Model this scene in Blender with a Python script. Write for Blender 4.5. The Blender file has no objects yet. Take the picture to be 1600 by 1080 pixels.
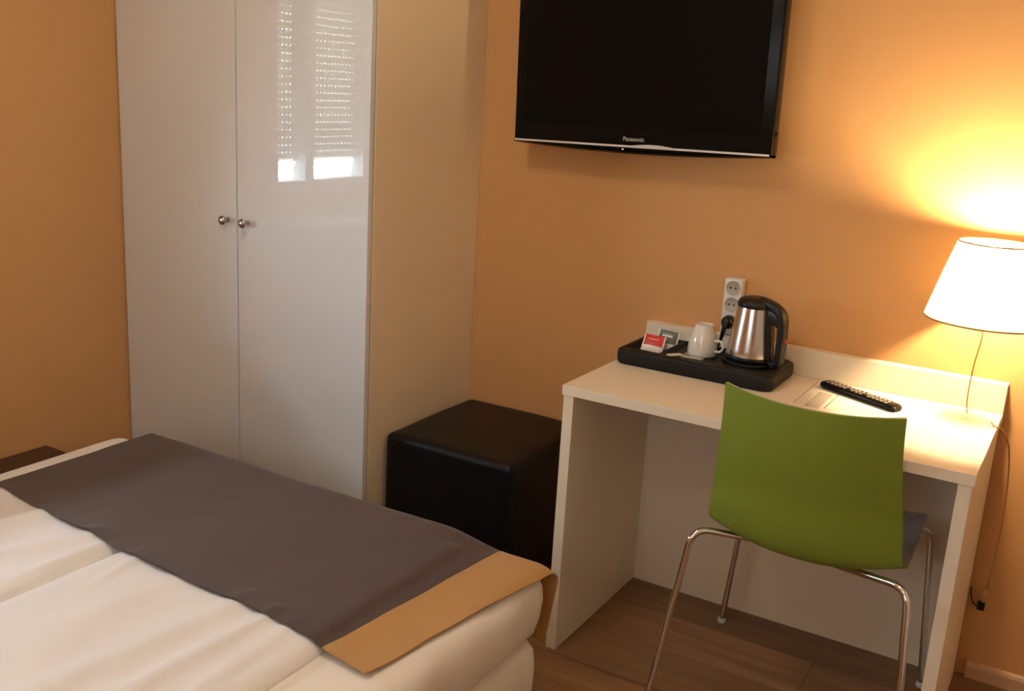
import bpy, bmesh, math, random
from mathutils import Vector, Matrix, noise
S = bpy.context.scene
C = S.collection
PI = math.pi
R = math.radians

# ---------------------------------------------------------------- camera, world, lights, exposure
cam_d = bpy.data.cameras.new('camera')
cam = bpy.data.objects.new('camera', cam_d); C.objects.link(cam)
cam_d.sensor_width = 36.0; cam_d.lens = 36.0 * 1585.5 / 1600.0
cam_d.clip_start = 0.02
cam.matrix_world = (Matrix.Translation((1.1043, -2.7817, 1.487)) @ Matrix.Rotation(R(29.91), 4, 'Z')
                    @ Matrix.Rotation(R(75.524), 4, 'X') @ Matrix.Rotation(R(3.3879), 4, 'Z'))
S.camera = cam
S.view_settings.view_transform = 'Standard'; S.view_settings.look = 'None'
S.view_settings.exposure = 0.0; S.view_settings.gamma = 1.0
S.view_settings.use_curve_mapping = False
S.cycles.use_denoising = True
S.cycles.max_bounces = 10; S.cycles.diffuse_bounces = 6; S.cycles.transparent_max_bounces = 12
S.cycles.sample_clamp_indirect = 6.0

w = bpy.data.worlds.new('world'); S.world = w; w.use_nodes = True
wn = w.node_tree
sky = wn.nodes.new('ShaderNodeTexSky'); sky.sky_type = 'NISHITA'; sky.sun_disc = False
sky.sun_elevation = R(40); sky.sun_rotation = R(120)
wn.nodes['Background'].inputs['Strength'].default_value = 0.25
wn.links.new(sky.outputs['Color'], wn.nodes['Background'].inputs['Color'])

def area(name, loc, rot, sx, sy, power, col, spread=180):
    l = bpy.data.lights.new(name, 'AREA'); l.shape = 'RECTANGLE'; l.size = sx; l.size_y = sy
    l.energy = power; l.color = col; l.spread = R(spread)
    o = bpy.data.objects.new(name, l); C.objects.link(o); o.location = loc; o.rotation_euler = rot
    return o
# open sky seen through the gap under the roller shutter of the left window
area('daylight_shutter_gap', (-1.793, -1.615, 1.095), (0, R(-66), 0), 0.075, 0.61, 20.0, (0.68, 0.82, 1.0), 150)
area('fill_light_rear', (.35, -3.90, 1.65), (R(90), 0, 0), 1.1, 1.0, 13.0, (0.96, 0.96, 0.92))  # fill light added behind the camera to brighten the fronts
sun = bpy.data.lights.new('sun', 'SUN'); sun.energy = 70.0; sun.angle = R(1.5); sun.color = (1, .97, .92)
suno = bpy.data.objects.new('sun', sun); C.objects.link(suno); suno.rotation_euler = (R(12), R(42), 0); suno.location = (3, -3, 6)

# ---------------------------------------------------------------- materials
MATS = {}
def mat(name, col, rough=0.5, metal=0.0, coat=0.0, coat_r=0.03, coat_ior=1.5, bump=None, spec=0.5, sheen=0.0, var=0.0, var_scale=8.0, trans=0.0, ior=1.5, emit=None, estr=0.0, sss=0.0):
    if name in MATS: return MATS[name]
    m = bpy.data.materials.new(name); m.use_nodes = True; nt = m.node_tree
    b = nt.nodes['Principled BSDF']
    b.inputs['Base Color'].default_value = (*col, 1); b.inputs['Roughness'].default_value = rough
    b.inputs['Metallic'].default_value = metal; b.inputs['Coat Weight'].default_value = coat
    b.inputs['Coat Roughness'].default_value = coat_r; b.inputs['Coat IOR'].default_value = coat_ior; b.inputs['Specular IOR Level'].default_value = spec
    b.inputs['Sheen Weight'].default_value = sheen; b.inputs['Transmission Weight'].default_value = trans
    b.inputs['IOR'].default_value = ior
    if emit: b.inputs['Emission Color'].default_value = (*emit, 1); b.inputs['Emission Strength'].default_value = estr
    tc = nt.nodes.new('ShaderNodeTexCoord')
    if var > 0:
        n = nt.nodes.new('ShaderNodeTexNoise'); n.inputs['Scale'].default_value = var_scale; n.inputs['Detail'].default_value = 5
        nt.links.new(tc.outputs['Object'], n.inputs['Vector'])
        r = nt.nodes.new('ShaderNodeMapRange'); r.inputs['To Min'].default_value = 1 - var; r.inputs['To Max'].default_value = 1 + var
        nt.links.new(n.outputs['Fac'], r.inputs['Value'])
        mx = nt.nodes.new('ShaderNodeVectorMath'); mx.operation = 'SCALE'; mx.inputs[0].default_value = col
        nt.links.new(r.outputs['Result'], mx.inputs['Scale']); nt.links.new(mx.outputs['Vector'], b.inputs['Base Color'])
    if bump:
        sc, st, dist = bump
        n2 = nt.nodes.new('ShaderNodeTexNoise'); n2.inputs['Scale'].default_value = sc; n2.inputs['Detail'].default_value = 4
        nt.links.new(tc.outputs['Object'], n2.inputs['Vector'])
        bp = nt.nodes.new('ShaderNodeBump'); bp.inputs['Strength'].default_value = st; bp.inputs['Distance'].default_value = dist
        nt.links.new(n2.outputs['Fac'], bp.inputs['Height']); nt.links.new(bp.outputs['Normal'], b.inputs['Normal'])
    MATS[name] = m; return m

def wood(name, c1, c2, scale, rough, plank=None, axis='X'):
    m = bpy.data.materials.new(name); m.use_nodes = True; nt = m.node_tree; b = nt.nodes['Principled BSDF']
    tc = nt.nodes.new('ShaderNodeTexCoord'); mp = nt.nodes.new('ShaderNodeMapping')
    mp.inputs['Scale'].default_value = scale
    nt.links.new(tc.outputs['Object'], mp.inputs['Vector'])
    n = nt.nodes.new('ShaderNodeTexNoise'); n.inputs['Scale'].default_value = 3; n.inputs['Detail'].default_value = 7; n.inputs['Distortion'].default_value = 0.6
    nt.links.new(mp.outputs['Vector'], n.inputs['Vector'])
    cr = nt.nodes.new('ShaderNodeValToRGB'); cr.color_ramp.elements[0].position = .32; cr.color_ramp.elements[1].position = .7
    cr.color_ramp.elements[0].color = (*c1, 1); cr.color_ramp.elements[1].color = (*c2, 1)
    nt.links.new(n.outputs['Fac'], cr.inputs['Fac'])
    out = cr.outputs['Color']
    if plank:
        bk = nt.nodes.new('ShaderNodeTexBrick'); bk.inputs['Scale'].default_value = 1
        bk.inputs['Brick Width'].default_value = plank[0]; bk.inputs['Row Height'].default_value = plank[1]
        bk.inputs['Mortar Size'].default_value = 0.0015; bk.inputs['Mortar Smooth'].default_value = 0.2
        bk.inputs['Color1'].default_value = (.80, .80, .80, 1); bk.inputs['Color2'].default_value = (1.12, 1.12, 1.12, 1); bk.inputs['Mortar'].default_value = (.35, .35, .35, 1)
        nt.links.new(tc.outputs['Object'], bk.inputs['Vector'])
        mu = nt.nodes.new('ShaderNodeMix'); mu.data_type = 'RGBA'; mu.blend_type = 'MULTIPLY'; mu.inputs['Factor'].default_value = 1
        nt.links.new(out, mu.inputs['A']); nt.links.new(bk.outputs['Color'], mu.inputs['B']); out = mu.outputs['Result']
    nt.links.new(out, b.inputs['Base Color']); b.inputs['Roughness'].default_value = rough
    MATS[name] = m; return m

WALL = mat('orange_paint', (0.61, 0.325, 0.122), 0.75, bump=(220, 0.12, 0.002), var=0.025, var_scale=1.5)
CEIL = mat('ceiling_paint', (0.80, 0.77, 0.70), 0.9)
FLOOR = wood('floor_laminate', (0.19, 0.088, 0.034), (0.32, 0.165, 0.072), (0.6, 7, 1), 0.38, plank=(1.25, 0.19))
SKIRT = mat('skirting_paint', (0.56, 0.36, 0.20), 0.5)
DARKWOOD = wood('dark_wood', (0.045, 0.020, 0.008), (0.085, 0.04, 0.017), (12, 1.2, 12), 0.45)
GLOSSW = mat('white_gloss_lacquer', (0.72, 0.74, 0.72), 0.45, coat=1.0, coat_r=0.004, coat_ior=1.8, spec=0.0)
MELA = mat('cream_melamine', (0.80, 0.65, 0.44), 0.42, var=0.01)
DESKW = mat('white_melamine', (0.84, 0.74, 0.56), 0.36, bump=(400, 0.05, 0.001))
KNOBM = mat('brushed_steel', (0.42, 0.38, 0.33), 0.28, metal=1.0)
CHROME = mat('chrome', (0.78, 0.76, 0.72), 0.10, metal=1.0)
BLACKLEATHER = mat('black_leatherette', (0.0035, 0.0033, 0.0032), 0.42, bump=(140, 0.25, 0.002), spec=0.28)
SHEET = mat('white_sheet', (0.86, 0.79, 0.68), 0.75, sheen=0.2, bump=(600, 0.1, 0.001))
DUVET = mat('white_sateen', (0.82, 0.775, 0.71), 0.55, sheen=0.25, bump=(500, 0.08, 0.001))
RUNB = mat('taupe_runner_cloth', (0.066, 0.040, 0.030), 0.85, sheen=0.15, bump=(700, 0.25, 0.0015), var=0.06, var_scale=5)
RUNC = mat('tan_runner_cloth', (0.46, 0.235, 0.06), 0.8, sheen=0.2, bump=(700, 0.25, 0.0015), var=0.03, var_scale=6)
GREEN = mat('green_plastic', (0.21, 0.285, 0.033), 0.42, spec=0.4)
INNER = mat('pale_grey_plastic', (0.50, 0.47, 0.45), 0.45)
BLACKP = mat('black_plastic', (0.008, 0.0072, 0.0066), 0.36, spec=0.3)
BLACKG = mat('black_gloss', (0.0045, 0.004, 0.0035), 0.2, spec=0.12)
SCREEN = mat('lcd_screen', (0.0035, 0.0033, 0.0028), 0.22, spec=0.10)
SILVER = mat('silver_strip', (0.85, 0.85, 0.82), 0.30, metal=0.25)
STEEL = mat('polished_steel', (0.62, 0.59, 0.55), 0.20, metal=1.0)
TRAYM = mat('matte_black_tray', (0.0065, 0.006, 0.006), 0.5, spec=0.25, bump=(900, 0.2, 0.0008))
CERAM = mat('white_porcelain', (0.78, 0.72, 0.62), 0.18, coat=0.6)
SOCKET = mat('white_socket_plastic', (0.76, 0.73, 0.68), 0.35)
SOCKIN = mat('grey_socket_recess', (0.42, 0.38, 0.31), 0.45)
PAPER = mat('paper', (0.80, 0.72, 0.60), 0.6)
PRINT = mat('printed_ink', (0.16, 0.13, 0.10), 0.6)
PGREY = mat('printed_grey', (0.50, 0.44, 0.36), 0.6)
REDP = mat('red_packet', (0.62, 0.045, 0.03), 0.35)
WHP = mat('white_packet', (0.80, 0.76, 0.70), 0.35)
GREYP = mat('dark_green_packet', (0.10, 0.11, 0.075), 0.3)
CARDM = mat('grey_card', (0.25, 0.24, 0.21), 0.4)
KEYM = mat('remote_keys', (0.30, 0.24, 0.17), 0.4)
CABLEW = mat('cream_cable', (0.42, 0.22, 0.08), 0.5)
BRASS = mat('brass', (0.55, 0.38, 0.16), 0.3, metal=1.0)
SHUT = mat('shutter_slat', (0.60, 0.62, 0.64), 0.6)
PVC = mat('white_window_frame', (0.78, 0.79, 0.80), 0.4)
REDL = mat('standby_led', (0.4, 0.05, 0.03), 0.4, emit=(1, 0.75, 0.6), estr=1.2)
CURT = mat('curtain_cloth', (0.62, 0.56, 0.48), 0.9)

def shade_mat():
    m = bpy.data.materials.new('pleated_lampshade'); m.use_nodes = True; nt = m.node_tree
    nt.nodes.remove(nt.nodes['Principled BSDF']); out = nt.nodes['Material Output']
    d = nt.nodes.new('ShaderNodeBsdfDiffuse'); d.inputs['Color'].default_value = (0.94, 0.86, 0.64, 1)
    t = nt.nodes.new('ShaderNodeBsdfTranslucent'); t.inputs['Color'].default_value = (0.93, 0.79, 0.42, 1)
    mx = nt.nodes.new('ShaderNodeMixShader'); mx.inputs['Fac'].default_value = 0.72
    nt.links.new(d.outputs[0], mx.inputs[1]); nt.links.new(t.outputs[0], mx.inputs[2]); nt.links.new(mx.outputs[0], out.inputs['Surface'])
    return m
SHADE = shade_mat()
TRIM = mat('shade_trim', (0.34, 0.17, 0.05), 0.7)
def glass_mat(name, tint, k):
    m = bpy.data.materials.new(name); m.use_nodes = True; nt = m.node_tree
    nt.nodes.remove(nt.nodes['Principled BSDF']); out = nt.nodes['Material Output']
    t = nt.nodes.new('ShaderNodeBsdfTransparent'); t.inputs['Color'].default_value = (*tint, 1)
    g = nt.nodes.new('ShaderNodeBsdfGlossy'); g.inputs['Roughness'].default_value = 0.03
    mx = nt.nodes.new('ShaderNodeMixShader'); mx.inputs['Fac'].default_value = k
    nt.links.new(t.outputs[0], mx.inputs[1]); nt.links.new(g.outputs[0], mx.inputs[2]); nt.links.new(mx.outputs[0], out.inputs['Surface'])
    return m
GLASS = glass_mat('window_glass', (0.95, 0.97, 0.97), 0.06)
ACRYL = glass_mat('clear_lamp_stem', (0.995, 0.99, 0.975), 0.05)
BULB = mat('bulb_glow', (1, 0.9, 0.7), 0.5, emit=(1.0, 0.75, 0.44), estr=1.0)

# ---------------------------------------------------------------- mesh helpers
def link(name, bm, m, parent=None, smooth=False, mats=None, angle=None):
    me = bpy.data.meshes.new(name); bmesh.ops.recalc_face_normals(bm, faces=bm.faces[:])
    bm.to_mesh(me); bm.free()
    for mm in (mats or [m]): me.materials.append(mm)
    if smooth:
        for p in me.polygons: p.use_smooth = True
        if angle is not None:
            me.set_sharp_from_angle(angle=R(angle))
    o = bpy.data.objects.new(name, me); C.objects.link(o)
    if parent: o.parent = parent
    return o
def box(bm, x0, x1, y0, y1, z0, z1, bev=0.0, seg=2):
    r = bmesh.ops.create_cube(bm, size=1)['verts']
    for v in r:
        v.co = Vector((x0 if v.co.x < 0 else x1, y0 if v.co.y < 0 else y1, z0 if v.co.z < 0 else z1))
    if bev > 0:
        es = list({e for v in r for e in v.link_edges})
        bmesh.ops.bevel(bm, geom=es, offset=bev, segments=seg, affect='EDGES', profile=0.5)
    return bm
def B(*a, **k): return box(bmesh.new(), *a, **k)
def catmull(pts, n):
    pts = [Vector(p) for p in pts]; P = [pts[0] * 2 - pts[1]] + pts + [pts[-1] * 2 - pts[-2]]; out = []
    for i in range(1, len(P) - 2):
        a, b, c, d = P[i - 1:i + 3]
        for k in range(n):
            t = k / n
            out.append(0.5 * ((2 * b) + (c - a) * t + (2 * a - 5 * b + 4 * c - d) * t * t + (3 * b - a - 3 * c + d) * t ** 3))
    out.append(pts[-1]); return out
def tube(bm, pts, r, seg=12, cap=True):
    pts = [Vector(p) for p in pts]; n = len(pts); rings = []
    t0 = (pts[1] - pts[0]).normalized(); up = Vector((0, 0, 1)) if abs(t0.z) < .9 else Vector((1, 0, 0))
    nrm = t0.cross(up).normalized()
    for i, p in enumerate(pts):
        t = (pts[min(i + 1, n - 1)] - pts[max(i - 1, 0)]).normalized()
        nrm = (nrm - t * nrm.dot(t)).normalized(); bi = t.cross(nrm)
        rr = r(i / (n - 1)) if callable(r) else r
        rings.append([bm.verts.new(p + (nrm * math.cos(2 * PI * k / seg) + bi * math.sin(2 * PI * k / seg)) * rr) for k in range(seg)])
    for a, b in zip(rings, rings[1:]):
        for k in range(seg): bm.faces.new((a[k], a[(k + 1) % seg], b[(k + 1) % seg], b[k]))
    if cap: bm.faces.new(rings[0][::-1]); bm.faces.new(rings[-1])
    return bm
def lathe(bm, prof, seg=40, c=(0, 0, 0), M=None):
    """prof: list of (r, z); r=0 closes"""
    c = Vector(c); rings = []
    for r, z in prof:
        if r < 1e-6: rings.append([bm.verts.new((M @ Vector((0, 0, z)) if M else Vector((0, 0, z))) + c)])
        else:
            ring = []
            for k in range(seg):
                p = Vector((r * math.cos(2 * PI * k / seg), r * math.sin(2 * PI * k / seg), z))
                ring.append(bm.verts.new((M @ p if M else p) + c))
            rings.append(ring)
    for a, b in zip(rings, rings[1:]):
        for k in range(seg):
            k2 = (k + 1) % seg
            if len(a) == 1 and len(b) == 1: continue
            if len(a) == 1: bm.faces.new((a[0], b[k], b[k2]))
            elif len(b) == 1: bm.faces.new((a[k], a[k2], b[0]))
            else: bm.faces.new((a[k], a[k2], b[k2], b[k]))
    return bm
def surf(bm, fn, nu, nv):
    g = [[bm.verts.new(fn(i / nu, j / nv)) for j in range(nv + 1)] for i in range(nu + 1)]
    for i in range(nu):
        for j in range(nv): bm.faces.new((g[i][j], g[i + 1][j], g[i + 1][j + 1], g[i][j + 1]))
    return g
def slab(bm, fn, nu, nv, o0, o1):
    """closed shell between two offsets of a parametric surface"""
    e = 1e-3
    def nr(u, v):
        a = fn(min(u + e, 1), v) - fn(max(u - e, 0), v); b = fn(u, min(v + e, 1)) - fn(u, max(v - e, 0))
        return a.cross(b).normalized()
    top = []; bot = []
    for i in range(nu + 1):
        ra = []; rb = []
        for j in range(nv + 1):
            u, v = i / nu, j / nv; p = fn(u, v); n = nr(u, v)
            ra.append(bm.verts.new(p + n * o1)); rb.append(bm.verts.new(p + n * o0))
        top.append(ra); bot.append(rb)
    for i in range(nu):
        for j in range(nv):
            bm.faces.new((top[i][j], top[i + 1][j], top[i + 1][j + 1], top[i][j + 1]))
            bm.faces.new((bot[i][j], bot[i][j + 1], bot[i + 1][j + 1], bot[i + 1][j]))
    for i in range(nu):
        for j in (0, nv): bm.faces.new((top[i][j], bot[i][j], bot[i + 1][j], top[i + 1][j]))
    for j in range(nv):
        for i in (0, nu): bm.faces.new((top[i][j], top[i][j + 1], bot[i][j + 1], bot[i][j]))
    return bm
def prism(bm, poly, fn):
    """poly: 2D outline, fn(x, y, t) -> 3D with t 0/1"""
    a = [bm.verts.new(fn(x, y, 0)) for x, y in poly]; b = [bm.verts.new(fn(x, y, 1)) for x, y in poly]
    n = len(poly)
    bm.faces.new(a[::-1]); bm.faces.new(b)
    for i in range(n): bm.faces.new((a[i], a[(i + 1) % n], b[(i + 1) % n], b[i]))
    return bm
def thing(name, label, cat, loc=(0, 0, 0), rz=0, group=None, rot=None):
    o = bpy.data.objects.new(name, None); C.objects.link(o); o.empty_display_size = 0.05
    o.location = loc; o.rotation_euler = rot or (0, 0, rz); o['label'] = label; o['category'] = cat
    if group: o['group'] = group
    return o
def tag(o, label, cat, group=None):
    o['label'] = label; o['category'] = cat
    if group: o['group'] = group
    return o
def struct(name, bm, m, parent=None, **k):
    o = link(name, bm, m, parent, **k)
    if not parent: o['kind'] = 'structure'
    return o
def sstep(a, b, x):
    t = max(0, min(1, (x - a) / (b - a))); return t * t * (3 - 2 * t)
def N(x, y, z=0.0): return noise.noise(Vector((x, y, z)))

# ---------------------------------------------------------------- the room
XL, XR, YB, YF, H = -1.668, 2.30, 0.0, -3.75, 2.50
struct('floor', B(XL - .15, XR + .15, YF - .15, YB + .15, -.12, 0), FLOOR)
struct('ceiling', B(XL - .15, XR + .15, YF - .15, YB + .15, H, H + .12), CEIL)
struct('wall_back', B(XL - .15, XR + .15, YB, YB + .15, 0, H), WALL)
WY0, WY1, WZ0, WZ1 = -1.935, -1.29, 1.02, 2.10          # window opening in the left wall
bm = bmesh.new()
box(bm, XL - .15, XL, YF, WY0, 0, H); box(bm, XL - .15, XL, WY1, YB, 0, H)
box(bm, XL - .15, XL, WY0, WY1, 0, WZ0); box(bm, XL - .15, XL, WY0, WY1, WZ1, H)
struct('wall_left', bm, WALL)
struct('wall_right', B(XR, XR + .15, YF, YB, 0, H), CEIL)  # unseen wall, made pale to bounce fill onto the bed side
# wall behind the photographer with an opening added to let in front fill
bm = bmesh.new()
box(bm, XL - .15, -.20, YF - .10, YF, 0, H); box(bm, .90, XR + .15, YF - .10, YF, 0, H)
box(bm, -.20, .90, YF - .10, YF, 0, 1.1); box(bm, -.20, .90, YF - .10, YF, 2.2, H)
struct('wall_front', bm, WALL)
bm = bmesh.new()
for a in ((-.20, -.15, 1.1, 2.2), (.85, .90, 1.1, 2.2), (-.15, .85, 1.1, 1.15), (-.15, .85, 2.15, 2.2), (.325, .375, 1.15, 2.15)):
    box(bm, a[0], a[1], YF - .09, YF - .04, a[2], a[3])
wf = struct('added_window_rear', bm, PVC)  # unseen window, made up to carry the rear fill light
struct('glass_pane', B(-.15, .85, YF - .07, YF - .066, 1.15, 2.15), GLASS, wf)

struct('wall_outside', B(-5.2, -5.0, -14, 1.5, -.12, 2.0), CEIL)
struct('floor_outside', B(-5.0, XL - .16, -14, 1.5, -.16, -.12), CEIL)
# skirting: only where the photo could see it
def skirt(name, x0, x1):
    prof = [(0, 0), (-.013, 0), (-.013, .034), (-.009, .042), (0, .046)]
    return struct(name, prism(bmesh.new(), prof, lambda a, b, t: Vector((x0 + (x1 - x0) * t, a, b))), SKIRT)
skirt('baseboard_back', 0.985, XR)
def skirt_l(name, y0, y1):
    prof = [(0, 0), (.013, 0), (.013, .034), (.009, .042), (0, .046)]
    return struct(name, prism(bmesh.new(), prof, lambda a, b, t: Vector((XL + a, y0 + (y1 - y0) * t, b))), SKIRT)
skirt_l('baseboard_left', YF, -0.575)

# window in the left wall (seen mirrored in the wardrobe door)
bm = bmesh.new(); GX = XL - .10
def frame(bm, y0, y1, z0, z1, w, x0, x1):
    box(bm, x0, x1, y0, y0 + w, z0, z1); box(bm, x0, x1, y1 - w, y1, z0, z1)
    box(bm, x0, x1, y0 + w, y1 - w, z0, z0 + w * .6); box(bm, x0, x1, y0 + w, y1 - w, z1 - w, z1)
frame(bm, WY0, WY1, WZ0, WZ1, .035, GX - .03, GX + .03)
win = struct('window_1', bm, PVC)
ym = -1.530
for y0, y1 in ((WY0 + .035, ym), (ym, WY1 - .035)):
    bm = bmesh.new(); frame(bm, y0, y1, WZ0 + .022, WZ1 - .035, .025, GX - .022, GX + .045)
    s = struct('sash', bm, PVC, win)
    struct('glass_pane', B(GX, GX + .004, y0 + .02, y1 - .02, WZ0 + .05, WZ1 - .08), GLASS, s)
# roller shutter: slats with rows of light slots, lowered to leave a gap
SX = GX - .045
bm = bmesh.new(); z = 1.135; k = 0
PIT, SL = .030, .0065
while z < WZ1:
    zt = z + PIT - SL
    box(bm, SX - .008, SX, WY0 + .01, WY1 - .01, z, zt)
    if k % 1 == 0:                                       # perforated strip between two slats
        y = WY0 + .01
        while y < WY1 - .01:
            box(bm, SX - .006, SX - .002, y, min(y + .0100, WY1 - .01), zt, zt + SL); y += .023
    z = zt + SL; k += 1
struct('roller_shutter', bm, SHUT, win)
# window board
struct('window_sill', B(XL - .02, XL + .16, WY0 - .06, WY1 + .02, .895, .915, bev=.003), mat('white_sill', (.88, .89, .9), .4), win)

# ---------------------------------------------------------------- wardrobe
WLx, WRx, WFy, WH = -1.664, -.6526, -.5656, 2.20
split = -1.151
wd = thing('wardrobe', 'tall wardrobe with two glossy white doors and cream side panel', 'wardrobe', (0, 0, 0))
bm = bmesh.new()
box(bm, WRx - .018, WRx, WFy + .024, -.001, 0, WH, bev=.001); link('side_panel', bm, MELA, wd)
bm = bmesh.new()
box(bm, WLx, WLx + .018, WFy + .024, -.001, 0, WH); link('side_panel', bm, MELA, wd)
bm = bmesh.new()
box(bm, WLx + .018, WRx - .018, WFy + .05, -.001, WH - .018, WH); box(bm, WLx + .018, WRx - .018, WFy + .05, -.001, .07, .088)
box(bm, WLx + .018, WRx - .018, -.008, -.001, .088, WH - .018)
link('carcass', bm, MELA, wd)
link('plinth', B(WLx + .018, WRx - .018, WFy + .06, WFy + .075, 0, .07), MELA, wd)
for i, (x0, x1, kx) in enumerate(((WLx + .001, split - .0024, -1.189), (split + .0024, WRx - .0005, -1.107))):
    d = link('door', B(x0, x1, WFy, WFy + .019, .02, WH - .004, bev=.0012, seg=2), GLOSSW, wd)
    M = Matrix.Rotation(R(90), 3, 'X')
    bm = lathe(bmesh.new(), [(0, 0), (.0075, 0), (.0065, .006), (.0055, .012), (.0085, .016), (.0125, .019), (.0140, .023), (.0130, .028), (.008, .031), (0, .032)], 24, (kx, WFy, 1.037), M)
    link('knob', bm, KNOBM, d, smooth=True)

# ---------------------------------------------------------------- ottoman
bm = bmesh.new()
OX0, OX1, OY0, OY1, OH = -.645, -.20, -.475, -.006, .457
def otto(u, v):
    return None
cx, cy = (OX0 + OX1) / 2, (OY0 + OY1) / 2
r = bmesh.ops.create_cube(bm, size=1)['verts']
for v in r: v.co = Vector((cx + v.co.x * (OX1 - OX0), cy + v.co.y * (OY1 - OY0), .02 + (v.co.z + .5) * (OH - .02)))
bmesh.ops.bevel(bm, geom=bm.edges[:], offset=.022, segments=5, affect='EDGES', profile=.5)
bmesh.ops.subdivide_edges(bm, edges=[e for e in bm.edges if e.calc_length() > .2], cuts=14, use_grid_fill=True)
for v in bm.verts:
    if v.co.z > .40:
        a = 1 - min(1, (abs(v.co.x - cx) / .2225)) ** 2; b = 1 - min(1, (abs(v.co.y - cy) / .2345)) ** 2
        v.co.z += .010 * a * b + .002 * N(v.co.x * 9, v.co.y * 9) - .004
ot = thing('ottoman', 'low black leatherette cube stool between the wardrobe and the desk', 'stool', (0, 0, 0))
link('padded_body', bm, BLACKLEATHER, ot, smooth=True, angle=40)
for sx in (OX0 + .05, OX1 - .05):
    for sy in (OY0 + .05, OY1 - .05):
        link('foot', lathe(bmesh.new(), [(0, 0), (.018, 0), (.018, .022), (0, .022)], 16, (sx, sy, 0)), BLACKP, ot)

# ---------------------------------------------------------------- desk
DX0, DX1, DY0, DZ = -.0186, .9616, -.5599, .75
TH, PT = .0262, .0286
dk = thing('desk', 'white melamine panel desk standing against the orange wall', 'desk', (0, 0, 0))
link('desk_top', B(DX0, DX1, DY0, -.002, DZ - TH, DZ, bev=.0012), DESKW, dk)
link('side_panel', B(DX0 + .004, DX0 + .004 + PT, DY0 + .004, -.020, 0, DZ - TH, bev=.001), DESKW, dk)
link('side_panel', B(DX1 - .004 - PT, DX1 - .004, DY0 + .004, -.020, 0, DZ - TH, bev=.001), DESKW, dk)
link('modesty_panel', B(DX0 + .004 + PT, DX1 - .004 - PT, -.034, -.020, .0, DZ - TH), DESKW, dk)
link('back_rail', B(DX0, DX1, -.0367, -.002, DZ, DZ + .0763, bev=.0012), DESKW, dk)

# ---------------------------------------------------------------- wall socket and plug
sk = thing('wall_socket', 'white vertical triple socket block on the wall behind the kettle', 'socket', (0, 0, 0))
link('housing', B(.205, .256, -.036, -.0005, .829, .991, bev=.004, seg=3), SOCKET, sk, smooth=True, angle=40)
MX = Matrix.Rotation(R(90), 3, 'X')
for sz in (.965, .917, .868):
    so = link('socket_outlet', lathe(bmesh.new(), [(0, -.0005), (.0165, -.0005), (.0178, .0005), (.0200, .0022), (.0200, -.004), (0, -.004)], 32, (.2315, -.0375, sz), MX), SOCKIN, sk, smooth=True, angle=40)
    for dx in (-.0075, .0075):
        link('pin_hole', lathe(bmesh.new(), [(0, 0), (.0026, 0), (.0026, .0009), (0, .0009)], 12, (.2315 + dx, -.0375, sz), MX), BLACKP, so)
pl = thing('kettle_plug', 'black round power plug in the lowest outlet of the wall socket', 'plug', (0, 0, 0))
link('plug_body', lathe(bmesh.new(), [(0, 0), (.0175, 0), (.0185, .004), (.0185, .016), (.015, .026), (.008, .031), (0, .032)], 32, (.2315, -.0402, .868), MX), BLACKP, pl, smooth=True, angle=50)
pts = catmull([(.2315, -.066, .868), (.2300, -.073, .855), (.2255, -.074, .830), (.219, -.068, .808), (.214, -.060, .793), (.222, -.050, .7835)], 8)
link('cord', tube(bmesh.new(), pts, lambda t: .0088 - .0060 * min(1, t * 1.6), 12), BLACKP, pl, smooth=True)

# ---------------------------------------------------------------- tray (a solid moulding with wells) -> height field over rounded rectangle
TX0, TX1, TY0, TY1 = -.010, .432, -.268, -.040
tcx, tcy, thx, thy = (TX0 + TX1) / 2, (TY0 + TY1) / 2, (TX1 - TX0) / 2, (TY1 - TY0) / 2
TZ, TT = .7502, .792
def rrect(u, v, rad=.028):
    """map square [-1,1]^2 to rounded rect"""
    x, y = u * thx, v * thy
    m = max(abs(u), abs(v))
    if m < 1e-6: return x, y
    # project border point
    bx, by = u / m * thx, v / m * thy
    qx, qy = max(abs(bx) - (thx - rad), 0), max(abs(by) - (thy - rad), 0)
    if qx > 0 and qy > 0:
        l = math.hypot(qx, qy); s = rad / l
        bx = math.copysign(thx - rad + qx * s, bx); by = math.copysign(thy - rad + qy * s, by)
    return bx * m, by * m
def well(x, y, x0, x1, y0, y1, e=.006):
    return sstep(x0, x0 + e, x) * (1 - sstep(x1 - e, x1, x)) * sstep(y0, y0 + e, y) * (1 - sstep(y1 - e, y1, y))
def tray_z(x, y):
    z = TT
    z -= .020 * well(x, y, TX0 + .014, .106, TY0 + .030, TY1 - .014)
    z -= .010 * well(x, y, .114, .262, TY0 + .024, TY1 - .014)
    z -= .006 * (1 - sstep(.076, .082, math.hypot(x - .338, y + .142)))
    return z
bm = bmesh.new(); nu, nv = 120, 66; g = []
for i in range(nu + 1):
    row = []
    for j in range(nv + 1):
        u, v = i / nu * 2 - 1, j / nv * 2 - 1; x, y = rrect(u, v)
        m = max(abs(u), abs(v)); x += tcx; y += tcy
        z = tray_z(x, y) - (.004 * sstep(.955, 1, m))
        row.append(bm.verts.new((x, y, z)))
    g.append(row)
for i in range(nu):
    for j in range(nv): bm.faces.new((g[i][j], g[i + 1][j], g[i + 1][j + 1], g[i][j + 1]))
ring = [g[i][0] for i in range(nu)] + [g[nu][j] for j in range(nv)] + [g[i][nv] for i in range(nu, 0, -1)] + [g[0][j] for j in range(nv, 0, -1)]
def low(vs, k, z):
    return [bm.verts.new((tcx + (v.co.x - tcx) * k, tcy + (v.co.y - tcy) * k, z)) for v in vs]
prev = ring
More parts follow.
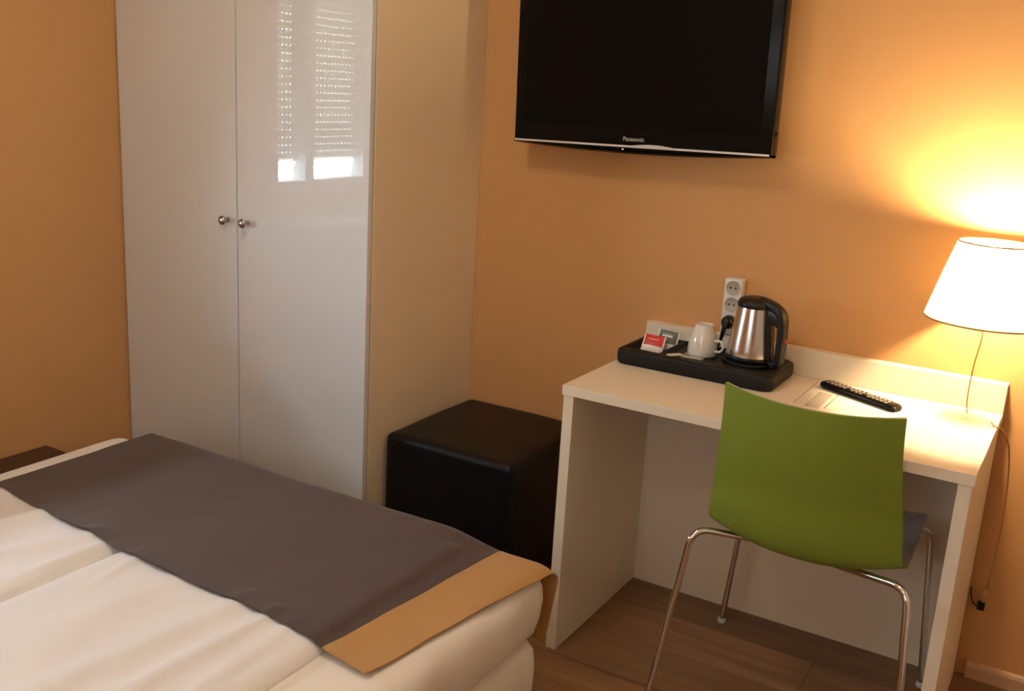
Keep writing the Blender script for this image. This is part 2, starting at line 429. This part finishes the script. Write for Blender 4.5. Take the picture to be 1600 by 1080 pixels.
for k, z in ((1.006, .783), (1.010, .770), (1.004, .756), (.99, TZ)):
    cur = low(ring, k, z)
    for i in range(len(ring)): bm.faces.new((prev[i], prev[(i + 1) % len(ring)], cur[(i + 1) % len(ring)], cur[i]))
    prev = cur
bm.faces.new(prev[::-1])
tray = tag(link('serving_tray', bm, TRAYM, smooth=True, angle=50), 'black moulded tray holding the kettle, cup and tea packets', 'tray')

# ---------------------------------------------------------------- kettle
KX, KY, KZ = .332, -.142, .7862
kt = thing('electric_kettle', 'brushed steel electric kettle with black lid and handle on the tray', 'kettle', (KX, KY, KZ), R(-20))
link('power_base', lathe(bmesh.new(), [(0, 0), (.068, 0), (.070, .004), (.069, .010), (.064, .014), (0, .014)], 48), BLACKP, kt, smooth=True, angle=40)
prof = [(0, .0145), (.0645, .0145), (.0655, .020), (.0625, .045), (.0575, .080), (.0525, .115), (.0480, .145), (.0455, .160), (0, .160)]
link('body', lathe(bmesh.new(), prof, 64), STEEL, kt, smooth=True, angle=40)
link('bottom_ring', lathe(bmesh.new(), [(.0655, .0142), (.0672, .0142), (.0668, .026), (.0650, .028)], 64), BLACKP, kt, smooth=True)
link('lid', lathe(bmesh.new(), [(.0462, .158), (.0478, .160), (.0470, .170), (.043, .178), (.030, .184), (.012, .186), (0, .186)], 64), BLACKP, kt, smooth=True, angle=50)
# spout lip opposite the handle
bm = bmesh.new()
prism(bm, [(-.040, -.016), (-.058, 0), (-.040, .016)], lambda x, y, t: Vector((x - .006 * t, y, .140 + .024 * t)))
link('spout', bm, STEEL, kt)
# handle: spine along the body, bridge, grip
def ribbon(bm, pts, wy, th):
    """closed strap of rounded rectangular section in the xz plane"""
    pts = [Vector(p) for p in pts]; n = len(pts); rings = []
    for i, p in enumerate(pts):
        t = (pts[min(i + 1, n - 1)] - pts[max(i - 1, 0)]).normalized(); nn = Vector((-t.z, 0, t.x))
        a = wy(i / (n - 1)) if callable(wy) else wy; b = th(i / (n - 1)) if callable(th) else th
        ring = []
        for k in range(16):
            c_, s_ = math.cos(2 * PI * k / 16), math.sin(2 * PI * k / 16)
            f = lambda q: math.copysign(abs(q) ** .55, q)
            ring.append(bm.verts.new(p + Vector((0, f(c_) * a, 0)) + nn * f(s_) * b))
        rings.append(ring)
    for a, b in zip(rings, rings[1:]):
        for k in range(16): bm.faces.new((a[k], a[(k + 1) % 16], b[(k + 1) % 16], b[k]))
    bm.faces.new(rings[0][::-1]); bm.faces.new(rings[-1]); return bm
bm = bmesh.new()
ribbon(bm, catmull([(.018, 0, .177), (.050, 0, .172), (.078, 0, .160), (.0905, 0, .142), (.0945, 0, .105), (.0955, 0, .07), (.0945, 0, .040), (.091, 0, .022), (.074, 0, .013)], 6), lambda t: .0155 - .002 * t, lambda t: .012 - .002 * t)
h = link('handle', bm, BLACKP, kt, smooth=True, angle=50)
bm = bmesh.new()
ribbon(bm, [(.047, 0, .165), (.052, 0, .135), (.0575, 0, .100), (.0625, 0, .060), (.0665, 0, .030), (.068, 0, .016)], .0125, .0055)
link('spine', bm, BLACKP, h, smooth=True, angle=50)
bm = bmesh.new(); ribbon(bm, [(.046, 0, .146), (.066, 0, .143), (.088, 0, .134)], .0125, .020); link('bridge', bm, BLACKP, h, smooth=True, angle=50)
link('switch', lathe(bmesh.new(), [(0, 0), (.006, 0), (.0055, .003), (0, .004)], 16, (.1055, 0, .085), Matrix.Rotation(R(90), 3, 'Y')), mat('red_switch', (.35, .02, .015), .3), h, smooth=True)

# ---------------------------------------------------------------- cup (upside down on a card), card, packets
cd = link('printed_card', B(-.028, .034, -.032, .030, 0, .0012), CARDM); cd.location = (.180, -.165, .7824); cd.rotation_euler = (0, 0, R(6))
tag(cd, 'small grey printed card lying under the upturned white cup', 'card')
for k in range(5):
    link('print_line', B(-.022, .026, -.029 + k * .004, -.0275 + k * .004, .0012, .0014), WHP, cd)
cp = thing('coffee_cup', 'white porcelain cup standing upside down on the tray', 'cup', (.192, -.128, .7838), R(-12))
prof = [(.0405, 0), (.0415, .001), (.0415, .012), (.0400, .030), (.0360, .052), (.0305, .070), (.0270, .079), (.0262, .084), (.0255, .0865), (.0230, .0865), (.0222, .083), (0, .083)]
inner = [(0, .078), (.022, .076), (.030, .064), (.0365, .045), (.0390, .020), (.0392, .002), (.0405, 0)]
link('cup_body', lathe(bmesh.new(), prof[::-1] + inner[::-1][0:], 56), CERAM, cp, smooth=True, angle=50)
pts = catmull([(.0375, 0, .044), (.052, 0, .047), (.063, 0, .040), (.064, 0, .028), (.056, 0, .018), (.0405, 0, .016)], 8)
link('cup_handle', tube(bmesh.new(), pts, .0038, 12), CERAM, cp, smooth=True)

def packet(name, label, m_main, m_edge, loc, rot, w_, h_, cat, band=None):
    t = thing(name, label, cat, loc, rot=rot)
    def f(u, v):
        x = (u - .5) * w_; z = v * h_
        puff = .0042 * (math.sin(PI * u) * math.sin(PI * v)) ** .6
        return x, z, puff
    bm = bmesh.new()
    nu, nv = 16, 12; A = []; Bk = []
    for i in range(nu + 1):
        a = []; b = []
        for j in range(nv + 1):
            x, z, pf = f(i / nu, j / nv); cr = .0006 * math.sin(i * 2.1)
            a.append(bm.verts.new((x, -pf - .0003 + cr * (1 if j in (0, nv) else 0), z))); b.append(bm.verts.new((x, pf + .0003 + cr * (1 if j in (0, nv) else 0), z)))
        A.append(a); Bk.append(b)
    for i in range(nu):
        for j in range(nv):
            edge = i in (0, nu - 1) or j in (0,)
            fa = bm.faces.new((A[i][j], A[i + 1][j], A[i + 1][j + 1], A[i][j + 1])); fb = bm.faces.new((Bk[i][j], Bk[i][j + 1], Bk[i + 1][j + 1], Bk[i + 1][j]))
            white = i in (0, nu - 1) or j < 4
            fa.material_index = fb.material_index = 1 if white else 0
    for i in range(nu):
        for j in (0, nv): bm.faces.new((A[i][j], A[i + 1][j], Bk[i + 1][j], Bk[i][j])).material_index = 1
    for j in range(nv):
        for i in (0, nu): bm.faces.new((A[i][j], Bk[i][j], Bk[i][j + 1], A[i][j + 1])).material_index = 1
    link('wrapper', bm, None, t, smooth=True, mats=[m_main, m_edge], angle=60)
    link('print_line', B(-w_ * .26, w_ * .22, -.0058, -.0050, h_ * .66, h_ * .74), m_edge if band is None else band, t)
    return t
packet('tea_bag_packet', 'red and white tea packet leaning at the front of the tray compartment', REDP, WHP, (.056, -.168, .7735), (R(-38), R(4), R(10)), .062, .052, 'packet', mat('pale_red_print', (.75, .30, .24), .4))
packet('tea_bag_packet', 'dark green and white tea packet standing behind the red one', GREYP, WHP, (.078, -.120, .7735), (R(-24), R(4), R(6)), .062, .056, 'packet')
t = tag(link('sugar_sachet', slab(bmesh.new(), lambda u, v: Vector(((u - .5) * .046, (v - .5) * .020, .0022 + .002 * math.sin(PI * u) * math.sin(PI * v))), 10, 6, -.0015, .0005), WHP, smooth=True, angle=50), 'small white paper sachet in the tray beside the cup', 'sachet')
t.location = (.137, -.196, .7832); t.rotation_euler = (0, 0, R(52))

# ---------------------------------------------------------------- desk leaflet and remote
lf = thing('printed_leaflet', 'large white printed information sheet lying flat on the desk', 'leaflet', (0, 0, .7503))
link('sheet', B(.442, .775, -.356, -.048, 0, .0010), PAPER, lf)
link('inner_sheet', B(.506, .765, -.335, -.066, .0010, .0018), PAPER, lf)
def ink(x0, x1, y0, y1, m=PRINT, nm='printed_line', z=.0018):
    link(nm, B(x0, x1, y0, y1, z, z + .0003), m, lf)
ink(.505, .5066, -.312, -.068); ink(.580, .5825, -.308, -.149); ink(.580, .722, -.309, -.307, PGREY); ink(.580, .733, -.2405, -.238, PGREY)
ink(.533, .570, -.318, -.166, PGREY, 'printed_panel'); ink(.500, .731, -.3445, -.3435, PGREY, z=.0010)
for k in range(6): ink(.512, .528, -.30 + k * .02, -.299 + k * .02, PGREY)
for k in range(7): ink(.60, .71, -.295 + k * .008, -.2943 + k * .008, PGREY)
for k in range(4): ink(.74 + k * .002, .755, -.30 + k * .05, -.2993 + k * .05, PGREY)

rm = thing('remote_control', 'black television remote control lying across the printed sheet', 'remote control', (.632, -.158, .7524), R(-25.5))
L_, W_ = .236, .047
bm = bmesh.new(); rings = []
n = 28
for i in range(n + 1):
    s = i / n; x = (s - .5) * L_
    ww = W_ / 2 * (1 - .10 * math.sin(PI * s)) * (1 - (1 - min(1, s / .07)) ** 2.2 * .75) * (1 - (max(0, s - .95) / .05) ** 2.5 * .35)
    hh = .017 + .004 * (1 - s) - .007 * (1 - min(1, s / .08)) ** 2 - .004 * (max(0, s - .93) / .07) ** 2
    ring = []
    for k in range(20):
        a = 2 * PI * k / 20; c_, s_ = math.cos(a), math.sin(a)
        yy = math.copysign(abs(c_) ** .6, c_) * ww; zz = hh / 2 + math.copysign(abs(s_) ** .6, s_) * hh / 2
        if zz < hh * .4: yy *= .86
        ring.append(bm.verts.new((x, yy, zz)))
    rings.append(ring)
for a, b in zip(rings, rings[1:]):
    for k in range(20): bm.faces.new((a[k], a[(k + 1) % 20], b[(k + 1) % 20], b[k]))
bm.faces.new(rings[0][::-1]); bm.faces.new(rings[-1])
link('casing', bm, BLACKG, rm, smooth=True, angle=50)
random.seed(4)
cnt = 0
for i in range(15):
    s = .12 + i * .054
    if s > .9: break
    for j in (-1, 0, 1):
        if i in (5, 9) and j != 0: continue
        x = (s - .5) * L_; hh = .017 + .004 * (1 - s)
        link('key', lathe(bmesh.new(), [(0, 0), (.0044, 0), (.0040, .0016), (0, .0020)], 10, (x, j * .0125, hh - .0006)), KEYM, rm, smooth=True)

# ---------------------------------------------------------------- table lamp
LX, LY = .888, -.141
lp = thing('table_lamp', 'lit table lamp with cream pleated shade at the right end of the desk', 'lamp', (LX, LY, .7503))
link('base', lathe(bmesh.new(), [(0, 0), (.058, 0), (.060, .003), (.058, .008), (.030, .013), (.014, .018), (0, .018)], 48), ACRYL, lp, smooth=True, angle=50)
link('stem', lathe(bmesh.new(), [(0, .0182), (.0135, .0182), (.0125, .030), (.0120, .245), (.0140, .252), (.0105, .258), (0, .258)], 32), ACRYL, lp, smooth=True, angle=50)
link('collar', lathe(bmesh.new(), [(0, .2575), (.011, .2575), (.011, .272), (.016, .275), (.016, .300), (0, .300)], 24), BRASS, lp, smooth=True, angle=50)
bm = bmesh.new(); nseg = 240; prof = [(.133, .250), (.131, .262), (.107, .352), (.083, .437)]
rows = []
for r_, z_ in prof:
    rows.append([bm.verts.new(((r_ + .0012 * math.cos(k * PI)) * math.cos(2 * PI * k / nseg), (r_ + .0012 * math.cos(k * PI)) * math.sin(2 * PI * k / nseg), z_)) for k in range(nseg)])
for a, b in zip(rows, rows[1:]):
    for k in range(nseg): bm.faces.new((a[k], a[(k + 1) % nseg], b[(k + 1) % nseg], b[k]))
sh = link('lamp_shade', bm, SHADE, lp)
for r_, z_ in ((.1335, .250), (.0835, .436)):
    link('trim_ring', tube(bmesh.new(), [(r_ * math.cos(2 * PI * k / 64), r_ * math.sin(2 * PI * k / 64), z_) for k in range(65)], .0022, 8, cap=False), TRIM, sh, smooth=True)
bm = bmesh.new()
for k in range(3):
    a = k * 2 * PI / 3 + .4; tube(bm, [(.012 * math.cos(a), .012 * math.sin(a), .290), (.083 * math.cos(a), .083 * math.sin(a), .430)], .0012, 6)
link('shade_carrier', bm, BRASS, lp)
bm = bmesh.new(); bmesh.ops.create_uvsphere(bm, u_segments=20, v_segments=12, radius=.026)
bmesh.ops.translate(bm, verts=bm.verts[:], vec=(0, 0, .406))
bulb = link('bulb', bm, BULB, lp, smooth=True)
BULB.node_tree.nodes['Principled BSDF'].inputs['Emission Strength'].default_value = 1250.0
# flex inside the clear stem, over the desk edge, down to the in-line coupler
pts = catmull([(LX + .004, LY, 1.005), (LX + .003, LY, .95), (LX - .004, LY, .88), (LX - .005, LY, .80), (LX, LY + .004, .764)], 8)
link('inner_flex', tube(bmesh.new(), [Vector(p) - Vector((LX, LY, .7503)) for p in pts], .0013, 8), TRIM, lp, smooth=True)
pts = catmull([(LX + .058, LY - .004, .7545), (.955, -.168, .7535), (.968, -.166, .749), (.982, -.14, .725), (.992, -.09, .68), (1.000, -.05, .60), (1.006, -.035, .48), (1.004, -.03, .36), (1.000, -.028, .277)], 8)
link('power_cord', tube(bmesh.new(), [Vector(p) - Vector((LX, LY, .7503)) for p in pts], .0021, 8), CABLEW, lp, smooth=True)
tw = link('cord_coupler', B(.991 - LX, 1.008 - LX, -.038 - LY, -.018 - LY, .236 - .7503, .272 - .7503, bev=.004, seg=3), mat('clear_coupler', (.45, .25, .12), .12, coat=1.0), lp, smooth=True, angle=40)
lc = link('coupler_socket', B(.984 - LX, 1.003 - LX, -.036 - LY, -.019 - LY, .212 - .7503, .235 - .7503, bev=.003, seg=2), BLACKP, tw, smooth=True, angle=40)
pts = catmull([(.990, -.028, .222), (.976, -.026, .222), (.9665, -.022, .240), (.962, -.012, .262)], 6)
link('lead', tube(bmesh.new(), [Vector(p) - Vector((LX, LY, .7503)) for p in pts], .0020, 8), BLACKP, tw, smooth=True)

# ---------------------------------------------------------------- television
TVX, TVY, TVZ = -.0745, -.112, 1.327
tv = thing('television', 'black flat screen television mounted on the orange wall', 'television', (TVX, TVY, TVZ), rot=(0, R(-1.15), 0))
TW, THt = .392, .505
bm = bmesh.new()
box(bm, -TW, TW, 0, .050, .006, THt, bev=.006, seg=3)
link('bezel', bm, BLACKG, tv, smooth=True, angle=40)
link('rear_housing', B(-TW + .06, TW - .06, .050, .088, .05, THt - .05, bev=.02, seg=3), BLACKP, tv, smooth=True, angle=40)
link('screen', B(-TW + .034, TW - .034, -.0012, .002, .055, THt - .034), SCREEN, tv)
# curved lower lip
bm = bmesh.new(); nn = 40
for i in range(nn + 1):
    pass
def lip(u, v):
    x = (u * 2 - 1) * TW; d = .007 + .014 * (1 - (u * 2 - 1) ** 2)
    a = v * PI
    return Vector((x, .022 - .024 * math.cos(a) * (1 if True else 1), .006 - d * math.sin(a)))
surf(bm, lip, nn, 14)
bmesh.ops.holes_fill(bm, edges=bm.edges[:])
lipo = link('lower_lip', bm, BLACKG, tv, smooth=True, angle=60)
bm = bmesh.new()
nn = 48
def strip(u, v):
    q = u * 2 - 1; x = q * (TW - .006)
    return Vector((x, -.0035 - .0 * v, .0045 + v * .0052))
slab(bm, strip, nn, 1, -.003, .0015); link('silver_strip', bm, SILVER, tv)
def bulge(u, v):
    q = u * 2 - 1; x = .055 + q * .075
    return Vector((x, -.004, .0085 + v * .006 * (1 - q * q) ** 1.2))
bm = bmesh.new(); slab(bm, bulge, 24, 2, -.002, .001); link('silver_crest', bm, SILVER, tv)
link('standby_light', lathe(bmesh.new(), [(0, 0), (.0022, 0), (.0018, .0012), (0, .0015)], 12, (-.033, -.004, -.0015), MX), REDL, tv)
link('side_connector', B(TW, TW + .004, .018, .034, .056, .068, bev=.001), BLACKP, tv)
link('wall_bracket', B(-.12, .12, .088, .108, .18, .36), BLACKP, tv)
cu = bpy.data.curves.new('logo_curve', 'FONT'); cu.body = 'Panasonic'; cu.size = .0165; cu.align_x = 'CENTER'; cu.extrude = .0003; cu.offset = .0003
to = bpy.data.objects.new('logo_tmp', cu); C.objects.link(to)
dg = bpy.context.evaluated_depsgraph_get(); dg.update()
me = bpy.data.meshes.new_from_object(to.evaluated_get(dg)); bpy.data.objects.remove(to)
me.materials.clear(); me.materials.append(mat('logo_print', (.42, .42, .40), .4))
lo = bpy.data.objects.new('brand_lettering', me); C.objects.link(lo); lo.parent = tv
me.transform(Matrix.Translation((-.003, -.0008, .022)) @ Matrix.Rotation(R(90), 4, 'X'))

# ---------------------------------------------------------------- chair
ch = thing('desk_chair', 'green plastic shell chair with chrome legs pushed up to the desk', 'chair', (.618, -.38, 0))
CY = -.38
prof = [(-.100, .438), (-.108, .452), (-.135, .458), (-.20, .458), (-.30, .450), (-.40, .445), (-.475, .443), (-.530, .449), (-.565, .473), (-.585, .525), (-.600, .610), (-.622, .690), (-.640, .765), (-.655, .846)]
pc = catmull([(0, y - CY, z) for y, z in prof], 10)
def prof_at(v):
    t = v * (len(pc) - 1); i = min(int(t), len(pc) - 2); return pc[i].lerp(pc[i + 1], t - i)
vb = 7.0 / 13
def halfw(v):
    if v < .12: w = .165 + .055 * math.sin(min(1, v / .12) * PI / 2)
    elif v < vb: w = .220 + .010 * sstep(.12, vb, v)
    else: w = .230 - .034 * sstep(vb + .02, 1.0, v)
    w -= .034 * math.exp(-((v - (vb + .015)) / .045) ** 2)
    return w
def shell(u, v):
    q = u * 2 - 1; p = prof_at(v); w = halfw(v)
    k = sstep(vb - .12, vb + .10, v)
    fwd = .050 * (abs(q) ** 2.2) * k; up = .014 * (abs(q) ** 2.5) * (1 - k) + .030 * abs(q) ** 3 * math.exp(-((v - vb) / .09) ** 2)
    top = .010 * (abs(q) ** 2) * sstep(.9, 1, v)
    return Vector((q * w, p.y + fwd, p.z + up + top))
link('outer_shell', slab(bmesh.new(), shell, 36, 120, 0, .0045), GREEN, ch, smooth=True, angle=45)
link('inner_lining', slab(bmesh.new(), shell, 36, 120, -.0035, -.0001), INNER, ch, smooth=True, angle=45)
def leg(foot, top, inn, rr=.0085):
    f, t_, i_ = Vector(foot), Vector(top), Vector(inn)
    a = t_ + (f - t_).normalized() * .045; b = t_ + (i_ - t_).normalized() * .045
    pts = [f + Vector((0, 0, .008)), f.lerp(a, .5), a]
    for k in range(1, 9):
        s = k / 9; pts.append(a * (1 - s) ** 2 + t_ * 2 * s * (1 - s) + b * s * s)
    pts += [b, i_]
    l = link('leg', tube(bmesh.new(), pts, rr, 16), CHROME, ch, smooth=True, angle=60)
    link('foot_cap', lathe(bmesh.new(), [(0, 0), (.010, 0), (.0125, .004), (.0125, .012), (.009, .018), (0, .018)], 20, (f.x, f.y, 0)), mat('clear_foot_cap', (.62, .58, .52), .3), l, smooth=True, angle=60)
ox, oy = .618, CY
for foot, top, inn in (
    ((.322, -.655), (.370, -.572, .468), (.550, -.450, .4335)),
    ((.915, -.655), (.870, -.578, .468), (.690, -.480, .4335)),
    ((.340, -.135), (.385, -.175, .462), (.520, -.260, .4385)),
    ((.893, -.140), (.856, -.170, .462), (.720, -.260, .4385))):
    leg((foot[0] - ox, foot[1] - oy, 0), (top[0] - ox, top[1] - oy, top[2]), (inn[0] - ox, inn[1] - oy, inn[2]))
link('seat_mount', B(-.10, .10, -.05, .16, .426, .4375, bev=.004), CHROME, ch)

# ---------------------------------------------------------------- bed
BX0, BX1, BY1, BY0 = -1.245, .172, -.915, -2.95
bed = thing('bed', 'double box bed with fitted white sheet in front of the wardrobe', 'bed', (0, 0, 0))
def rr_block(bm, x0, x1, y0, y1, prof, rad=.06, seg=10, wr=0.0, seed=0):
    """stack of rounded-rectangle rings; prof = [(inset, z)]"""
    rings = []
    pts = []
    for cxx, cyy, a0 in ((x1 - rad, y1 - rad, 0), (x0 + rad, y1 - rad, 90), (x0 + rad, y0 + rad, 180), (x1 - rad, y0 + rad, 270)):
        for k in range(seg + 1):
            a = R(a0 + 90 * k / seg); pts.append((cxx, cyy, math.cos(a), math.sin(a)))
    full = []
    for i, p in enumerate(pts):
        q = pts[(i + 1) % len(pts)]
        full.append((p[0] + rad * p[2], p[1] + rad * p[3], p[2], p[3]))
        d = math.hypot(q[0] + rad * q[2] - p[0] - rad * p[2], q[1] + rad * q[3] - p[1] - rad * p[3])
        m = int(d / .03)
        for k in range(1, m):
            s = k / m
            full.append((p[0] + rad * p[2] + (q[0] + rad * q[2] - p[0] - rad * p[2]) * s, p[1] + rad * p[3] + (q[1] + rad * q[3] - p[1] - rad * p[3]) * s, p[2], p[3]))
    for ins, z in prof:
        ring = []
        for X, Y, nx, ny in full:
            d = -ins + wr * N(X * 7 + seed, Y * 7, z * 5) * (1 if .05 < z < .43 else .2)
            ring.append(bm.verts.new((X + nx * d, Y + ny * d, z)))
        rings.append(ring)
    for a, b in zip(rings, rings[1:]):
        for k in range(len(a)): bm.faces.new((a[k], a[(k + 1) % len(a)], b[(k + 1) % len(a)], b[k]))
    bm.faces.new(rings[0][::-1]); bm.faces.new(rings[-1])
    return bm
link('box_spring', rr_block(bmesh.new(), BX0, BX1, BY0, BY1, [(.022, .02), (.012, .06), (.010, .14), (.010, .20), (.016, .245), (.034, .268)], wr=.010, seed=3), SHEET, bed, smooth=True)
link('mattress', rr_block(bmesh.new(), BX0, BX1, BY0, BY1, [(.034, .272), (.012, .296), (.002, .33), (-.002, .37), (.002, .400), (.012, .421), (.028, .433), (.050, .437)], wr=.012, seed=8), SHEET, bed, smooth=True)
for fx in (BX0 + .1, BX1 - .1):
    for fy in (BY0 + .1, BY1 - .1):
        link('foot', B(fx - .02, fx + .02, fy - .02, fy + .02, 0, .022), BLACKP, bed)

# duvets: filled covers lying on the mattress, tucked under the runner
MTOP = .4378
def duvet_fn(x0, x1, y0, y1, seed, ridges):
    def h_at(x, y):
        ex = min(x - x0, x1 - x); ey = min(y - y0, y1 - y)
        if ex <= 0 or ey <= 0: return 0.0
        r_ = min(1, ex / .045); r2 = min(1, ey / .05)
        h = .018 * math.sqrt(1 - (1 - r_) ** 2) * math.sqrt(1 - (1 - r2) ** 2)
        k = r_ * r2; vis = 1 - sstep(-1.50, -1.30, y)
        for (ax, ay, bx, by, wd_, am) in ridges:
            dx, dy = bx - ax, by - ay; l2 = dx * dx + dy * dy
            t = max(0, min(1, ((x - ax) * dx + (y - ay) * dy) / l2)); d = math.hypot(x - ax - t * dx, y - ay - t * dy)
            h += am * math.exp(-(d / wd_) ** 2) * k * (.35 + .65 * math.sin(PI * min(1, t + .15)))
        h += k * (.006 * N(x * 3.1 + seed, y * 1.7) + .004 * N(x * 9 + seed, y * 4) + .0016 * N(x * 24, y * 13 + seed)) * (.2 + .8 * vis)
        return max(0, h)
    return h_at
DUV = []
def duvet(x0, x1, y0, y1, seed, label, ridges):
    nx, ny = 80, 160
    ha = duvet_fn(x0, x1, y0, y1, seed, ridges); DUV.append(ha)
    def fz(u, v):
        x = x0 + (x1 - x0) * u; y = y0 + (y1 - y0) * v
        return Vector((x, y, MTOP + .0004 + ha(x, y)))
    bm = bmesh.new(); g = surf(bm, fz, nx, ny)
    lowg = [[bm.verts.new((g[i][j].co.x, g[i][j].co.y, MTOP)) for j in range(ny + 1)] for i in range(nx + 1)]
    for i in range(nx):
        for j in range(ny): bm.faces.new((lowg[i][j], lowg[i][j + 1], lowg[i + 1][j + 1], lowg[i + 1][j]))
    for i in range(nx):
        for j in (0, ny): bm.faces.new((g[i][j], g[i + 1][j], lowg[i + 1][j], lowg[i][j]))
    for j in range(ny):
        for i in (0, nx): bm.faces.new((g[i][j], g[i][j + 1], lowg[i][j + 1], lowg[i][j]))
    return tag(link('duvet', bm, DUVET, smooth=True, angle=60), label, 'duvet', None)
duvet(-.628, -.012, -2.75, -.965, 2.0, 'white sateen duvet on the side of the bed nearest the desk', [(-.16, -1.45, -.20, -2.3, .022, .010), (-.24, -1.44, -.34, -2.2, .035, .012), (-.10, -1.46, -.06, -2.2, .018, .006), (-.42, -1.46, -.46, -1.9, .04, .006), (-.56, -1.43, -.53, -1.6, .012, .006)])
duvet(-1.215, -.634, -2.75, -.965, 9.0, 'white sateen duvet on the side of the bed nearest the window wall', [(-.72, -1.44, -.90, -1.9, .03, .012), (-.90, -1.42, -1.00, -1.8, .03, .012), (-.66, -1.43, -.68, -1.7, .015, .006), (-1.08, -1.42, -1.02, -1.8, .03, .010)])

# runner: one cloth across the foot, hanging over it; tan border at the right end
RX0, RX1 = -1.128, .176
def near_y(x): return -1.400 - .115 * (x - RX0) / (RX1 - RX0) - .010 * math.sin((x + 1.15) * 4.2)
GR = {}
def top_at(x, y):
    """height of what lies under the cloth, on a cached 2.5 cm grid"""
    k = (round(x / .025), round(y / .025))
    if k not in GR:
        X_, Y_ = k[0] * .025, k[1] * .025
        plat = .0185 * (sstep(-.005, -.075, X_) if X_ > -.4 else 1) * (1 - .25 * math.exp(-((X_ + .63) / .03) ** 2))
        GR[k] = MTOP + .0012 + max(plat, max(f(X_, Y_) for f in DUV))
    return GR[k]
def sup(x, y):
    """smoothed support, the cloth bridges small gaps"""
    m = 0; s_ = 0; c = 0
    for dx in (-.05, -.025, 0, .025, .05):
        for dy in (-.05, -.025, 0, .025, .05):
            xx, yy = min(max(x + dx, RX0), .13), min(y + dy, -.985)
            wgt = 1; fx, fy = xx / .025, yy / .025; ix, iy = math.floor(fx), math.floor(fy); fx -= ix; fy -= iy
            t = (top_at(ix * .025, iy * .025) * (1 - fx) * (1 - fy) + top_at((ix + 1) * .025, iy * .025) * fx * (1 - fy)
                 + top_at(ix * .025, (iy + 1) * .025) * (1 - fx) * fy + top_at((ix + 1) * .025, (iy + 1) * .025) * fx * fy)
            s_ += t; c += 1
    here = MTOP + max(f(x, y) for f in DUV)
    return max(s_ / c, here + .0005)
def rx1(v): return .106 + .072 * min(1, v / .76)
def rxb(v): return -.006 + .046 * min(1, v / .76)
def runner(x, v):
    u = (x - RX0) / (RX1 - RX0)
    ny = near_y(x); yf = BY1 + .004; flat = yf - .03 - ny; total = flat + .045 + .175
    s = v * total
    wav = .0070 * N(x * 2.6 + s * 1.5, s * 3.5 + 3) + .004 * N(x * 7 + s * 3, s * 6) + .0015 * N(x * 19, s * 15)
    edge_drop = 0
    if x > .125: edge_drop = .014 * ((x - .125) / .055) ** 2 * (1 - .8 * math.exp(-((s - .34) / .05) ** 2))
    if s < flat:
        y = ny + s; z = sup(x, y) + .003 + .6 * max(-.004, wav + .005) + .0006
        z += .006 * math.exp(-(s / .04) ** 2) * max(0, N(x * 6, 1.3)) * 1.2
        z -= edge_drop
        return Vector((x + (.004 * N(s * 9, 3.1) if u > .9 else 0), y, z))
    a = s - flat
    if a < .045:
        th = a / .045 * PI / 2; rad = .0287; ry = .0400
        zt = sup(x, yf - .03) + .003 + .6 * max(-.004, wav + .005) + .0006 - edge_drop
        return Vector((x, yf - .03 + ry * math.sin(th), zt - rad * (1 - math.cos(th))))
    h = a - .045; zt = sup(x, yf - .03) + .003 - .0287 + .6 * max(-.004, wav + .005) + .0006 - edge_drop
    return Vector((x - .16 * h * max(0, (x - .03) / .15) ** 2, yf + .0125 + .004 * sstep(0, .12, h) + .002 * N(x * 7, h * 6), zt - h))
rn = thing('bed_runner', 'taupe cloth runner with tan border lying across the foot of the bed', 'bed runner', (0, 0, 0))
link('taupe_cloth', slab(bmesh.new(), lambda u, v: runner(RX0 + (rxb(v) - RX0) * u, v), 130, 90, -.0012, .0012), RUNB, rn, smooth=True, angle=60)
o = link('tan_border', slab(bmesh.new(), lambda u, v: runner(rxb(v) + (rx1(v) - rxb(v)) * u + 1e-5, v), 26, 90, -.0014, .0016), RUNC, rn, smooth=True, angle=60)
o['label'] = 'tan end border'

# ---------------------------------------------------------------- low dark shelf between bed and window wall
ns = thing('bedside_shelf', 'low dark wooden bedside shelf between the bed and the left wall', 'shelf', (0, 0, 0))
link('shelf_top', B(XL + .0145, -1.30, -1.42, -.90, .272, .296, bev=.002), DARKWOOD, ns)
for y in (-1.41, -.928): link('side_panel', B(XL + .0145, -1.31, y, y + .02, 0, .272), DARKWOOD, ns)

# ---------------------------------------------------------------- ceiling lamps (out of frame): one lights the room, the second is added front fill
OPALS = [mat('opal_glass_lit', (.9, .85, .75), .4, emit=(1.0, 0.90, 0.78), estr=29.0), mat('opal_glass_fill', (.9, .85, .75), .4, emit=(1.0, 0.90, 0.78), estr=16.0)]
for lx, ly, OPAL, lab in ((-.28, -1.55, OPALS[0], 'round white glass ceiling lamp above the middle of the bed'), (-.10, -2.95, OPALS[1], 'added fill lamp of round white glass above the head of the bed')):
    cl = thing('ceiling_lamp', lab, 'ceiling lamp', (lx, ly, H - .0005), group=None)
    link('mount', lathe(bmesh.new(), [(0, 0), (.10, 0), (.10, -.02), (0, -.02)], 32), PVC, cl)
    link('glass_bowl', lathe(bmesh.new(), [(.15, -.02), (.155, -.035), (.14, -.065), (.10, -.09), (.05, -.102), (0, -.105)], 40), OPAL, cl, smooth=True)
